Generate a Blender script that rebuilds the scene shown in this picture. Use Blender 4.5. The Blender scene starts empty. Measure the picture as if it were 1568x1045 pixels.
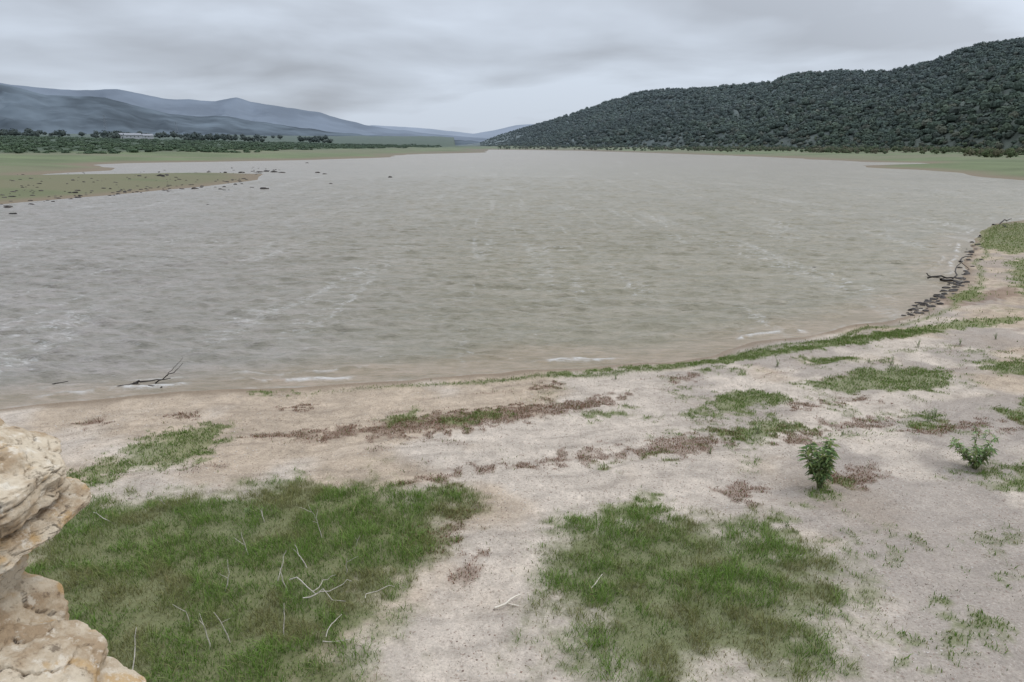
import bpy, math, numpy as np
from mathutils import Vector
RS = np.random.RandomState
scene = bpy.context.scene
# ------------------------------------------------------------------ camera
H = 7.0
F = 1045.0
P = math.atan(300.5 / F)
cP, sP = math.cos(P), math.sin(P)
cam = bpy.data.cameras.new("camera"); cam.sensor_width = 36; cam.lens = 36 * F / 1568
cam.clip_end = 40000; cam.clip_start = 0.05
co = bpy.data.objects.new("camera", cam); scene.collection.objects.link(co)
co.location = (0, 0, H); co.rotation_euler = (math.pi / 2 - P, 0, 0)
scene.camera = co
scene.view_settings.view_transform = 'Standard'
try: scene.view_settings.look = 'None'
except Exception: pass

def ray(u, v):
    x = (np.asarray(u, float) - 784) / F; y = -(np.asarray(v, float) - 522.5) / F
    return x, cP + sP * y, -sP + cP * y
# ------------------------------------------------------------------ noise
def _h(ix, iy, iz, seed):
    n = (ix.astype(np.int64) * 374761393 + iy.astype(np.int64) * 668265263 + iz.astype(np.int64) * 2147483647 + seed * 1274126177) & 0xFFFFFFFF
    n = ((n ^ (n >> 13)) * 1274126177) & 0xFFFFFFFF
    n = ((n ^ (n >> 16)) * 2246822519) & 0xFFFFFFFF
    return ((n ^ (n >> 15)) & 0xFFFFFF) / float(0xFFFFFF)
def vn2(x, y, seed=0):
    ix = np.floor(x); iy = np.floor(y); fx = x - ix; fy = y - iy
    fx = fx * fx * (3 - 2 * fx); fy = fy * fy * (3 - 2 * fy)
    z = np.zeros_like(ix)
    a = _h(ix, iy, z, seed); b = _h(ix + 1, iy, z, seed); c = _h(ix, iy + 1, z, seed); d = _h(ix + 1, iy + 1, z, seed)
    return (a * (1 - fx) + b * fx) * (1 - fy) + (c * (1 - fx) + d * fx) * fy
def fbm(x, y, oct=4, seed=0):
    s = 0; a = 0.5; t = 0
    for i in range(oct):
        s = s + a * vn2(x * 2 ** i + 17.3 * i, y * 2 ** i - 9.1 * i, seed + i); t += a; a *= 0.5
    return s / t
def vn3(p, seed=0):
    i = np.floor(p); f = p - i; f = f * f * (3 - 2 * f)
    r = 0
    for dx in (0, 1):
        for dy in (0, 1):
            for dz in (0, 1):
                w = (f[:, 0] if dx else 1 - f[:, 0]) * (f[:, 1] if dy else 1 - f[:, 1]) * (f[:, 2] if dz else 1 - f[:, 2])
                r = r + w * _h(i[:, 0] + dx, i[:, 1] + dy, i[:, 2] + dz, seed)
    return r
def fbm3(p, oct=4, seed=0):
    s = 0; a = .5; t = 0
    for k in range(oct):
        s = s + a * vn3(p * 2 ** k + 11.7 * k, seed + k); t += a; a *= .5
    return s / t
def ss(a, b, x):
    t = np.clip((x - a) / (b - a), 0, 1); return t * t * (3 - 2 * t)
def mixc(a, b, t):
    return a * (1 - t[:, None]) + np.asarray(b)[None, :] * t[:, None]
# ------------------------------------------------------------------ mesh helper
def mk_mesh(name, V, faces, mat, col=None, smooth=False, attrs=None, parent=None):
    V = np.asarray(V, np.float32)
    me = bpy.data.meshes.new(name)
    me.vertices.add(len(V)); me.vertices.foreach_set("co", V.ravel())
    loops = np.concatenate([f.ravel() for f in faces]).astype(np.int32)
    tot = np.concatenate([np.full(len(f), f.shape[1]) for f in faces])
    start = np.concatenate([[0], np.cumsum(tot)[:-1]]).astype(np.int32)
    me.loops.add(len(loops)); me.loops.foreach_set("vertex_index", loops)
    me.polygons.add(len(tot)); me.polygons.foreach_set("loop_start", start)
    me.update(calc_edges=True)
    me.polygons.foreach_set("use_smooth", np.full(len(tot), smooth, dtype=bool))
    if col is not None:
        ca = me.color_attributes.new(name="Col", type='FLOAT_COLOR', domain='POINT')
        c4 = np.ones((len(V), 4), np.float32); c4[:, :3] = col
        ca.data.foreach_set("color", c4.ravel())
    for k, a in (attrs or {}).items():
        at = me.attributes.new(name=k, type='FLOAT', domain='POINT')
        at.data.foreach_set("value", np.asarray(a, np.float32))
    me.materials.append(mat)
    ob = bpy.data.objects.new(name, me); scene.collection.objects.link(ob)
    if parent: ob.parent = parent
    return ob
# ------------------------------------------------------------------ node helpers
class NT:
    def __init__(s, name):
        s.m = bpy.data.materials.new(name); s.m.use_nodes = True
        s.t = s.m.node_tree; s.b = s.t.nodes["Principled BSDF"]
    def n(s, typ, **k):
        nd = s.t.nodes.new(typ)
        for a, v in k.items(): setattr(nd, a, v)
        return nd
    def l(s, a, b): s.t.links.new(a, b)
    def val(s, inp, v):
        if isinstance(v, bpy.types.NodeSocket): s.l(v, inp)
        else: inp.default_value = v
    def math(s, op, a, b=0.0, c=None, clamp=False):
        nd = s.n("ShaderNodeMath", operation=op, use_clamp=clamp)
        s.val(nd.inputs[0], a); s.val(nd.inputs[1], b)
        if c is not None: s.val(nd.inputs[2], c)
        return nd.outputs[0]
    def mix(s, f, a, b, bt='MIX'):
        nd = s.n("ShaderNodeMix", data_type='RGBA', blend_type=bt)
        s.val(nd.inputs[0], f)
        for i, v in ((6, a), (7, b)):
            if isinstance(v, tuple): nd.inputs[i].default_value = (*v[:3], 1)
            else: s.l(v, nd.inputs[i])
        return nd.outputs[2]
    def mapr(s, v, a, b, c=0.0, d=1.0, smooth=True):
        nd = s.n("ShaderNodeMapRange"); nd.interpolation_type = 'SMOOTHSTEP' if smooth else 'LINEAR'
        s.l(v, nd.inputs[0])
        for i, x in zip((1, 2, 3, 4), (a, b, c, d)): nd.inputs[i].default_value = x
        return nd.outputs[0]
    def noise(s, scale, detail=4, rough=0.55, vec=None):
        nd = s.n("ShaderNodeTexNoise"); nd.inputs["Scale"].default_value = scale
        nd.inputs["Detail"].default_value = detail; nd.inputs["Roughness"].default_value = rough
        s.l(vec if vec is not None else s.obj(), nd.inputs["Vector"])
        return nd.outputs[0]
    def vor(s, scale):
        nd = s.n("ShaderNodeTexVoronoi"); nd.inputs["Scale"].default_value = scale
        s.l(s.obj(), nd.inputs["Vector"]); return nd.outputs["Color"], nd.outputs["Distance"]
    def obj(s):
        if not hasattr(s, '_o'): s._o = s.n("ShaderNodeTexCoord").outputs["Object"]
        return s._o
    def mapping(s, rot, sc):
        nd = s.n("ShaderNodeMapping"); s.l(s.obj(), nd.inputs[0])
        nd.inputs["Rotation"].default_value = (0, 0, rot); nd.inputs["Scale"].default_value = sc
        return nd.outputs[0]
    def attr(s, name, out="Color"):
        return s.n("ShaderNodeAttribute", attribute_name=name).outputs[out]
    def bump(s, h, strength, dist, normal=None):
        nd = s.n("ShaderNodeBump"); nd.inputs["Strength"].default_value = strength; nd.inputs["Distance"].default_value = dist
        s.l(h, nd.inputs["Height"])
        if normal is not None: s.l(normal, nd.inputs["Normal"])
        return nd.outputs[0]
    def out(s, col=None, rough=0.9, normal=None, spec=0.3):
        if col is not None: s.val(s.b.inputs["Base Color"], col if not isinstance(col, tuple) else (*col, 1))
        s.val(s.b.inputs["Roughness"], rough); s.b.inputs["Specular IOR Level"].default_value = spec
        if normal is not None: s.l(normal, s.b.inputs["Normal"])
        return s.m
def attr_mat(name, nscale=3.0, amt=0.35, rough=0.85, spec=0.15, bumpd=0.0, transl=0.0):
    s = NT(name)
    if amt > 0:
        n = s.noise(nscale, 2); f = s.mapr(n, 0.25, 0.75, 1 - amt, 1 + amt, False)
        cc = s.n("ShaderNodeVectorMath", operation='SCALE'); s.l(s.attr("Col"), cc.inputs[0]); s.l(f, cc.inputs["Scale"]); cc = cc.outputs[0]
    else: cc = s.attr("Col")
    m = s.out(cc, rough, s.bump(n, 0.6, bumpd) if bumpd else None, spec)
    if transl:
        tr = s.n("ShaderNodeBsdfTranslucent"); s.l(cc, tr.inputs[0])
        mx = s.n("ShaderNodeMixShader"); mx.inputs[0].default_value = transl
        s.l(s.b.outputs[0], mx.inputs[1]); s.l(tr.outputs[0], mx.inputs[2])
        s.l(mx.outputs[0], s.t.nodes["Material Output"].inputs[0])
    return m
# ------------------------------------------------------------------ lake outline (world, z=0)
def plane_pt(u, v, z=0.0):
    x, y, zz = ray(u, v); t = (z - H) / zz
    return x * t, y * t
shore_px = [(-900,705),(-400,660),(-150,637),(0,622),(130,614),(200,607),(290,602),(370,599),(450,596),(530,590),(650,582),(784,572),(900,561),(1000,554),(1080,546),
 (1120,535),(1150,524),(1250,511),(1350,495),(1390,483),(1440,461),(1470,430),(1482,400),(1490,378),(1500,360),(1530,343),(1568,338),(1700,330),(2200,322),
 (2200,290),(1700,281),(1568,277),(1500,272),(1465,265),(1400,260),(1330,257),(1320,254),(1430,252),(1425,250),(1330,248.5),(1180,241),(1000,234.5),(880,231),(800,230),(747,229.5),
 (744,234),(650,236),(607,238),(600,241),(480,245),(380,247),(200,250),(130,253),(190,257),(185,261),(60,267),(45,271),(200,269),(330,265),(397,267),(385,276),(300,287),(170,299),(0,313),(-400,350),(-900,410)]
lake = np.array([plane_pt(u, v) for u, v in shore_px])
def poly_sd(x, y, poly):
    """positive inside"""
    d2 = np.full(x.shape, 1e18); ins = np.zeros(x.shape, bool)
    n = len(poly)
    for i in range(n):
        ax, ay = poly[i]; bx, by = poly[(i + 1) % n]
        ex, ey = bx - ax, by - ay; L = ex * ex + ey * ey + 1e-12
        px = x - ax; py = y - ay
        t = np.clip((px * ex + py * ey) / L, 0, 1)
        px -= t * ex; py -= t * ey
        np.minimum(d2, px * px + py * py, out=d2)
        c = (ay > y) != (by > y)
        ins ^= c & (x < (bx - ax) * (y - ay) / ((by - ay) if by != ay else 1e-9) + ax)
    d = np.sqrt(d2); return np.where(ins, d, -d)
def shore_sd(x, y):
    r = np.hypot(x, y); A = .9 * ss(200, 60, r); B = np.minimum(r * .03, 9) * ss(40, 120, r)
    wx = (fbm(x * .35, y * .35, 3, 5) - .5) * A + (fbm(x * .04, y * .04, 3, 8) - .5) * B
    wy = (fbm(x * .35, y * .35, 3, 15) - .5) * A + (fbm(x * .04, y * .04, 3, 18) - .5) * B
    return -poly_sd(x + wx, y + wy, lake)          # positive on land
def height(x, y, sd=None):
    if sd is None: sd = shore_sd(x, y)
    az = np.arctan2(x, y); r = np.hypot(x, y)
    slope = 0.026 + (0.010 - 0.026) * ss(-0.12, 0.05, az)
    land = np.where(sd < 20, 0.052 * sd, 1.04 + slope * (np.minimum(sd, 1250) - 20))
    land = np.where((sd > 20) & (r > 900) & (az > -.08), np.minimum(land, 4.0), land)
    near = ss(90, 50, r)
    q = sd + 0.9 * fbm(x * .5, y * .5, 3, 40)
    terr = 0.025 * np.sin(q * 3.1) * near * ss(0.3, 1.5, sd)
    bumps = (fbm(x * 1.3, y * 1.3, 4, 31) - .5) * 0.12 * near * ss(0, 1.5, sd) + (fbm(x * .03, y * .03, 4, 33) - .5) * np.minimum(r * .004, 4) * ss(2, 40, sd) * ss(50, 150, r)
    return np.where(sd > 0, land + terr + bumps, np.maximum(0.07 * sd, -3))
def to_ground(u, v):
    z = np.zeros(np.shape(u))
    for _ in range(8):
        x, y = plane_pt(u, v, z); z = height(np.atleast_1d(x), np.atleast_1d(y))
        z = z.reshape(np.shape(u)) if np.shape(u) else float(z[0])
        z = np.maximum(z, 0)
    return x, y, z
def gpoly(pts):
    a = np.array(pts, float); x, y, z = to_ground(a[:, 0], a[:, 1]); return np.stack([x, y], 1)
# ------------------------------------------------------------------ vegetation patches on the beach
G_dense = [[(0,890),(80,778),(230,758),(400,750),(540,736),(680,750),(712,790),(665,835),(615,885),(600,930),(555,985),(560,1045),(570,1250),(-300,1250),(-300,860)],
 [(835,840),(890,802),(1000,790),(1090,800),(1200,828),(1262,878),(1275,960),(1250,1025),(1120,1040),(980,1055),(880,1010),(850,930)]]
G_mid = [[(108,730),(180,692),(260,658),(350,652),(330,695),(260,714),(150,735)],
 [(390,600),(440,596),(470,602),(400,604)],
 [(1055,634),(1100,605),(1160,598),(1210,610),(1160,634),(1090,642)],
 [(1225,588),(1350,562),(1440,565),(1480,592),(1350,600),(1250,604)],
 [(1495,556),(1650,540),(1650,575),(1530,574)],[(1520,628),(1650,608),(1650,655),(1540,648)],
 [(1520,722),(1650,695),(1650,770),(1530,752)],
 [(575,642),(640,626),(655,640),(600,652)],[(865,637),(960,620),(980,640),(890,648)],
 [(1440,920),(1530,955),(1550,1000),(1465,990)],[(1360,1005),(1400,988),(1400,1022),(1370,1024)],
 [(1190,800),(1215,795),(1230,805),(1200,812)],
 [(1225,748),(1290,742),(1290,768),(1230,770)],[(1435,718),(1540,710),(1545,730),(1450,732)],
 [(930,778),(1000,765),(1010,785),(950,792)],
 [(1495,345),(1650,338),(1650,376),(1545,390),(1498,376)],[(1455,452),(1495,438),(1505,455),(1462,464)],
 [(1080,668),(1180,638),(1255,660),(1180,675)],[(1540,400),(1650,385),(1650,470),(1560,450)],[(900,705),(1010,690),(1020,702),(920,716)],
 [(1090,562),(1150,562),(1130,570),(1080,568)],[(1235,547),(1300,547),(1290,556),(1240,556)],[(1380,640),(1430,636),(1430,656),(1390,655)],[(660,642),(760,626),(780,636),(700,653)]]
G_band = [[(840,572),(980,560),(1090,551),(1140,542),(1200,533),(1300,516),(1400,501),(1470,492),(1545,483),(1570,490),(1480,502),(1400,515),(1300,528),(1200,542),(1140,552),(1090,558),(980,565),(860,575)]]
G_dry = [[(390,668),(560,650),(650,635),(720,628),(800,620),(965,603),(945,622),(820,642),(690,662),(500,674)],
 [(725,722),(800,706),(850,698),(960,686),(1060,670),(1130,653),(1130,667),(1050,692),(960,708),(840,714)],
 [(600,744),(640,726),(692,724),(692,744)],[(630,830),(690,782),(728,785),(718,818),(660,848)],
 [(680,888),(712,842),(742,848),(738,878),(705,900)],[(1105,758),(1130,744),(1162,749),(1140,766)],
 [(1270,732),(1340,720),(1332,744),(1280,747)],[(1180,654),(1262,660),(1250,682),(1190,677)],
 [(1020,580),(1060,575),(1060,583),(1025,586)],[(1200,620),(1330,604),(1330,613),(1220,627)],[(820,592),(850,588),(850,593),(825,595)],
 [(430,625),(470,620),(470,627)],[(110,650),(160,642),(160,650),(120,656)],
 [(1440,455),(1568,438),(1568,454),(1450,472)],[(250,637),(300,632),(298,638)],[(1380,660),(1568,638),(1568,649),(1400,667)],
 [(1030,690),(1110,672),(1110,680),(1050,698)],[(1260,650),(1380,640),(1380,646),(1280,655)]]
PD = [gpoly(p) for p in G_dense]; PM = [gpoly(p) for p in G_mid]; PR = [gpoly(p) for p in G_dry]; PB = [gpoly(p) for p in G_band]
def field(x, y, polys, pad=2.0):
    out = np.full(x.shape, -9.0)
    for p in polys:
        lo = p.min(0) - pad; hi = p.max(0) + pad
        m = (x > lo[0]) & (x < hi[0]) & (y > lo[1]) & (y < hi[1])
        if m.any(): out[m] = np.maximum(out[m], poly_sd(x[m], y[m], p))
    return out
def masks(x, y, sd):
    n1 = fbm(x * 1.1, y * 1.1, 4, 50) - .5; n2 = fbm(x * 4.5, y * 4.5, 3, 60) - .5
    gd = ss(-.75, .6, field(x, y, PD) + n1 * 1.8 + n2 * 1.3)
    gm = ss(-.16, .32, field(x, y, PM) + n1 * .9 + n2 * 1.1) * .85
    gm = np.maximum(gm, ss(-.12, .12, field(x, y, PB) + n2 * .7 + n1 * .3) * .95)
    dr = ss(-.18, .22, field(x, y, PR) + n1 * .7 + n2 * 1.2)
    q = sd + 0.7 * (fbm(x * .5, y * .5, 3, 70) - .5)
    br = ss(.46, .60, fbm(x * .45, y * .8, 3, 71)) * ss(.35, .6, fbm(x * 2, y * 3, 3, 73))
    line1 = np.exp(-((q - .8) / .17) ** 2) * ss(-7, 0, x) * .8
    line = (.6 * np.exp(-((q - 2.0) / .08) ** 2) + .6 * np.exp(-((q - 3.0) / .10) ** 2) + np.exp(-((q - 4.2) / .2) ** 2) + np.exp(-((q - 5.6) / .2) ** 2) + np.exp(-((q - 7.0) / .2) ** 2)) * br * .8
    sp = ss(.56, .70, fbm(x * .8, y * .8, 4, 80)) * ss(.45, .65, fbm(x * 5, y * 5, 2, 81)) * ss(-1, 4, x) * ss(.6, 2, sd)
    return gd, gm, dr, line1, line, sp
# ------------------------------------------------------------------ ground sheet
az_in = np.linspace(-math.radians(43), math.radians(43), 820)
az_out = np.linspace(math.radians(43), math.radians(110), 80)[1:]
AZ = np.concatenate([-az_out[::-1], az_in, az_out])
R = np.concatenate([np.arange(1.5, 20, .048), np.arange(20, 60, .14), np.geomspace(60, 600, 180), np.geomspace(606, 16000, 100)])
def polar(AZ, R):
    A, RR = np.meshgrid(AZ, R); x = (RR * np.sin(A)).ravel(); y = (RR * np.cos(A)).ravel()
    nr, na = len(R), len(AZ)
    i = (np.arange(nr - 1)[:, None] * na + np.arange(na - 1)[None, :]).ravel()
    return x, y, np.stack([i, i + 1, i + na + 1, i + na], 1)[:, ::-1]
gx, gy, gf = polar(AZ, R)
gsd = shore_sd(gx, gy); gz = height(gx, gy, gsd); gr = np.hypot(gx, gy); gaz = np.arctan2(gx, gy)
nr_ = gr < 110
x, y, sd = gx[nr_], gy[nr_], gsd[nr_]
c = np.tile(np.array([.490, .422, .350]), (len(x), 1))
big = fbm(x * .35, y * .35, 4, 90); mid = fbm(x * 2.2, y * 2.2, 4, 91); fine = fbm(x * 9, y * 9, 3, 92)
tan = ss(.42, .62, big + .25 * ss(3, -4, x) - .10)
c = mixc(c, (.40, .315, .228), tan * .8)
c = mixc(c, (.38, .295, .212), ss(25, 45, np.hypot(x, y)) * .7)
c *= (0.74 + .52 * mid)[:, None]; c *= (0.82 + .36 * fine)[:, None]
q = sd + 0.5 * (fbm(x * .6, y * .6, 3, 96) - .5); c *= (1 - .15 * ss(.55, .95, np.sin(q * 9 + 2 * fbm(x, y, 2, 97))) * ss(.3, .6, fbm(x * .7, y * 1.5, 3, 98)))[:, None]
grav = ss(.45, .6, fbm(x * .6, y * .6, 3, 95) + .06 * (x - 4) * ss(14, 9, y)) * ss(3, 6, x)
c = mixc(c, (.27, .235, .205), grav * .6)
c = mixc(c, (.22, .17, .12), ss(.75, .1, sd + .4 * (mid - .5)) * .85)
gd, gm, dr, l1, ln, sp = masks(x, y, sd)
c = mixc(c, (.17, .11, .078), np.clip(ln * .42 + dr * .65, 0, .85))
c = mixc(c, (.14, .16, .062), np.clip(l1 * .75 + gm * .88 + sp * .4, 0, .9))
c = mixc(c, (.12, .135, .055), gd * .9)
veg = np.zeros(len(gx)); veg[nr_] = np.clip(gd + gm + dr * .5, 0, 1)
n = fbm(gx * .012, gy * .03, 4, 100); n2 = fbm(gx * .06, gy * .1, 4, 101)
f = np.tile(np.array([.140, .165, .082]), (len(gx), 1)) * (0.7 + .6 * n2)[:, None]
f = mixc(f, (.185, .165, .11), ss(.46, .62, n) * .55)
f = mixc(f, (.165, .150, .092), ss(230, 150, gr) * ss(-.05, -.2, gaz) * (.35 + .5 * ss(.35, .6, n2)))
f = mixc(f, (.050, .075, .042), ss(85, 150, gsd + 60 * (n - .5)) * .9 * ss(.0, -.1, gaz))
f = mixc(f, (.115, .122, .07), ss(60, 260, gsd) * .5 * ss(-.05, .1, gaz))
f = mixc(f, (.20, .155, .11), ss(3.0, .3, gsd * 60 / np.maximum(gr, 60) + (n2 - .5) * 2) * .9)
f = mixc(f, (.17, .20, .215), 1 - np.exp(-gr / 3500))  # aerial haze painted into the ground colour, growing with distance
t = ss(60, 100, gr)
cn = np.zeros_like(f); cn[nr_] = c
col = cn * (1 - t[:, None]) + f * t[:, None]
s = NT("beach_ground")
base = s.attr("Col")
v1, v1d = s.vor(16); v2, v2d = s.vor(42)
sepa = s.n("ShaderNodeSeparateColor"); s.l(v1, sepa.inputs[0]); sepb = s.n("ShaderNodeSeparateColor"); s.l(v2, sepb.inputs[0])
near = s.attr("near", "Fac")
k1 = s.math('MULTIPLY', s.math('MULTIPLY', s.mapr(sepa.outputs[0], .68, .78), s.mapr(v1d, .38, .2)), near)
k2 = s.math('MULTIPLY', s.math('MULTIPLY', s.mapr(sepb.outputs[1], .58, .72), s.mapr(v2d, .45, .25)), near)
k3 = s.math('MULTIPLY', s.math('MULTIPLY', s.mapr(sepb.outputs[2], .75, .85), s.mapr(v2d, .45, .3)), near)
c1 = s.mix(s.math('MULTIPLY', k1, .55), base, (.21, .145, .11))
c2 = s.mix(s.math('MULTIPLY', k2, .5), c1, (.24, .165, .13))
c3 = s.mix(s.math('MULTIPLY', k3, .35), c2, (.64, .58, .51))
nn = s.noise(22, 4, .75); fac = s.mapr(nn, .3, .7, .77, 1.23, False)
sc = s.n("ShaderNodeVectorMath", operation='SCALE'); s.l(c3, sc.inputs[0]); s.l(fac, sc.inputs["Scale"])
gm_mat = s.out(sc.outputs[0], .95, s.bump(s.math('MULTIPLY', nn, near), .9, .03), .1)
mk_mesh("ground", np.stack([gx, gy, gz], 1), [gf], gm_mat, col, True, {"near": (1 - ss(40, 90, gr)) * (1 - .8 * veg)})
# ------------------------------------------------------------------ water
RW = np.concatenate([np.arange(13, 60, .085), np.geomspace(60, 160, 220), np.geomspace(161, 1500, 130)])
AW = np.concatenate([-az_out[::4][::-1], az_in, az_out[::4]])
wx, wy, wf = polar(AW, RW)
wsd = shore_sd(wx, wy); wr = np.hypot(wx, wy)
keep = (wsd < 3 + wr * .02)
wf = wf[keep[wf].any(1)]
used = np.zeros(len(wx), bool); used[wf.ravel()] = True
idx = np.cumsum(used) - 1; wf = idx[wf]
wx, wy, wsd, wr = wx[used], wy[used], wsd[used], wr[used]
rng = RS(3)
wz = np.zeros_like(wx)
warp = fbm(wx * .12, wy * .12, 3, 200) * 5
for i in range(54):
    lam = 0.40 * (2.3 / .40) ** rng.rand(); th = rng.normal(0.08, .36)
    k = 2 * math.pi / lam; amp = 0.0092 * lam ** .7
    fade = ss(lam * 143, lam * 50, wr)
    grp = .25 + 1.5 * vn2(wx / (lam * 3.5) + i * 3.1, wy / (lam * 3), 210 + i)
    ph = k * (wx * math.sin(th) + wy * math.cos(th)) + rng.rand() * 6.28 + warp * .5
    sn = np.sin(ph)
    wz += amp * fade * grp * (sn + .35 * np.cos(2 * ph))
wz *= ss(.1, -3.0, wsd)
brk_n = fbm(wx * .28, wy * .28, 2, 230); rag = fbm(wx * 2.2, wy * 2.2, 3, 232)
for (u, v, rad, g_) in ((90, 603, 1.9, .4), (230, 598, 1.2, .3), (450, 585, 1.6, .4), (900, 553, .8, .3), (1150, 517, 1.2, .35), (1190, 512, 1.0, .3), (1478, 355, 3.0, .3), (1470, 400, 2.0, .25)):
    cx, cy = plane_pt(u, v); brk_n = brk_n + g_ * np.exp(-((wx - cx) ** 2 + (wy - cy) ** 2) / rad ** 2)
d1 = -wsd + 0.6 * (fbm(wx * .6, wy * .6, 3, 231) - .5) + .35 * (rag - .5)
brk = np.exp(-((d1 - .75) / .13) ** 2) * ss(.58, .72, brk_n)
brk2 = np.exp(-((d1 - 1.5) / .08) ** 2) * ss(.62, .78, brk_n)
wz += .06 * brk + .04 * brk2
edge = np.exp(-((d1 - .12) / .08) ** 2) * .3 * ss(.4, .6, fbm(wx * .5, wy * .5, 2, 235))
foam = np.clip((brk * 1.0 + brk2 * .6 + edge) * ss(.35, .6, rag), 0, 1) * ss(140, 80, wr)
waz = np.arctan2(wx, wy)
wcol = np.tile(np.array([.262, .236, .180]), (len(wx), 1))
wcol = mixc(wcol, (.262, .240, .222), ss(.1, -.6, waz) * .8)
wcol = mixc(wcol, (.285, .245, .205), ss(60, 400, wr) * .6)
wcol = mixc(wcol, (.31, .24, .17), ss(-3.5, -.3, wsd + 2 * (fbm(wx * .2, wy * .2, 3, 236) - .5)) * .75 * ss(90, 40, wr))
wcol *= (.93 + .14 * fbm(wx * .05, wy * .1, 4, 237))[:, None]
s = NT("muddy_lake_water")
nA = s.noise(1.0, 4, .65, s.mapping(0.07, (1.4, 4.2, 1))); nB = s.noise(1.0, 4, .62, s.mapping(0.12, (.17, .85, 1))); nC = s.noise(1.0, 3, .65, s.mapping(-.1, (4.5, 12, 1)))
nS = s.noise(1.0, 2, .55, s.mapping(0.07, (.17, .012, 1)))
str_ = s.mapr(s.math('ABSOLUTE', s.math('SUBTRACT', nS, .5)), .002, .024, 1, 0)
nF = s.noise(1.0, 5, .8, s.mapping(0.07, (2.6, 7.5, 1)))
gate = s.mapr(s.noise(1.0, 2, .5, s.mapping(.07, (.11, .08, 1))), .42, .58)
fo1 = s.math('MULTIPLY', s.math('MULTIPLY', str_, s.mapr(nF, .48, .60)), gate)
caps = s.math('MULTIPLY', s.mapr(s.noise(1.0, 5, .72, s.mapping(.1, (1.6, 6.0, 1))), .64, .70), .5)
fo2 = s.math('MULTIPLY', s.attr("foam", "Fac"), s.mapr(nF, .36, .54), clamp=True)
foamf = s.math('MINIMUM', s.math('ADD', s.math('ADD', s.math('MULTIPLY', fo1, .62), caps), s.math('MULTIPLY', fo2, .9)), 1.0)
wc = s.mix(1.0, s.attr("Col"), s.mix(s.mapr(nB, .38, .62), (.89, .895, .86), (1.07, 1.065, 1.07)), 'MULTIPLY')
wc = s.mix(1.0, wc, s.mix(s.mapr(nA, .36, .64), (.84, .85, .80), (1.10, 1.09, 1.10)), 'MULTIPLY')
wc = s.mix(foamf, wc, (.56, .55, .53))
hh_ = s.math('ADD', s.math('ADD', s.math('MULTIPLY', nA, .12), s.math('MULTIPLY', nC, .045)), s.math('MULTIPLY', nB, .20))
wm = s.out(wc, s.math('ADD', .28, s.math('MULTIPLY', foamf, .45)), s.bump(hh_, .9, 1.0), .42)
s.b.inputs["IOR"].default_value = 1.33
mk_mesh("lake_water", np.stack([wx, wy, wz], 1), [wf], wm, wcol, True, {"foam": foam})
# ------------------------------------------------------------------ hills
def crest_fn(pts):
    a = np.array(pts, float); X, Y, Z = ray(a[:, 0], a[:, 1])
    az = np.arctan2(X, Y); te = Z / np.hypot(X, Y)
    return lambda q: np.interp(q, az, te), az.min(), az.max()
def hill_fn(pts, Df, Dc, Db, seed, spur=0.25, prof=0.85, nfreq=60., rough=0.0):
    fn, a0, a1 = crest_fn(pts)
    def h(az, r):
        df, dc, db = Df(az), Dc(az), Db(az)
        zc = H + dc * (fn(az) + rough * (fbm(az * 55, az * 0, 4, seed + 20) - .5))
        t = np.clip((r - df) / (dc - df), 0, 1); tb = np.clip((r - dc) / (db - dc), 0, 1)
        p = np.where(r <= dc, (t ** prof) * (1 - .15 * np.sin(math.pi * t)), 1 - tb ** 1.5)
        x = r * np.sin(az); y = r * np.cos(az)
        wv = .5 * fbm(az * 12, r / dc * 5, 3, seed + 31) + .25 * fbm(az * 30, r / dc * 12, 2, seed + 33)
        sn = 1 - np.abs(2 * fbm(az * nfreq / 6 + wv * 2.2, r / dc * 4.2 + wv, 4, seed) - 1)
        s2 = fbm(x / dc * 40, y / dc * 40, 4, seed + 9) - .5
        w = np.sin(math.pi * np.clip(t, 0, 1)) ** .8
        return -6 + (zc + 6) * (p + spur * w * (sn - .75) + .12 * w * s2)
    return h, a0, a1
def make_hill(name, hf, Df, Dc, Db, mat, colf, na=500, nrr=110):
    h, a0, a1 = hf
    A = np.linspace(a0, a1, na); T = np.concatenate([np.linspace(0, 1, nrr), np.linspace(1, 2, 25)[1:]])
    AA, TT = np.meshgrid(A, T); AA = AA.ravel(); TT = TT.ravel()
    r = np.where(TT <= 1, Df(AA) + (Dc(AA) - Df(AA)) * TT, Dc(AA) + (Db(AA) - Dc(AA)) * (TT - 1))
    z = h(AA, r); x = r * np.sin(AA); y = r * np.cos(AA)
    n_r = len(T); i = (np.arange(n_r - 1)[:, None] * na + np.arange(na - 1)[None, :]).ravel()
    f = np.stack([i, i + 1, i + na + 1, i + na], 1)[:, ::-1]
    return mk_mesh(name, np.stack([x, y, z], 1), [f], mat, colf(x, y, z, r), True)
cst = lambda v: (lambda az: np.full(np.shape(az), float(v)))
def cA(c, k, fs, seed):
    def f(x, y, z, r):
        n = ss(.3, .7, fbm(x * fs, y * fs, 5, seed)); cc = np.tile(np.array(c), (len(x), 1)); return cc * (1 - k / 2 + k * n)[:, None]
    return f
D = (cst(9000), cst(10500), cst(12500))
make_hill("distant_mountain_range", hill_fn([(430,210),(520,198),(570,192),(600,194),(640,196),(680,200),(725,205),(755,200),(790,192),(840,189),(900,200),(980,205),(1200,210)], *D, 300, .12, rough=.001), *D, attr_mat("hazed_far_hillside", .002, .05, .95, .0), cA((.25, .285, .335), .08, .002, 1), 300, 60)  # pale blue-grey base colour stands in for distance haze
D = (cst(5200), cst(7000), cst(9000))
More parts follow.
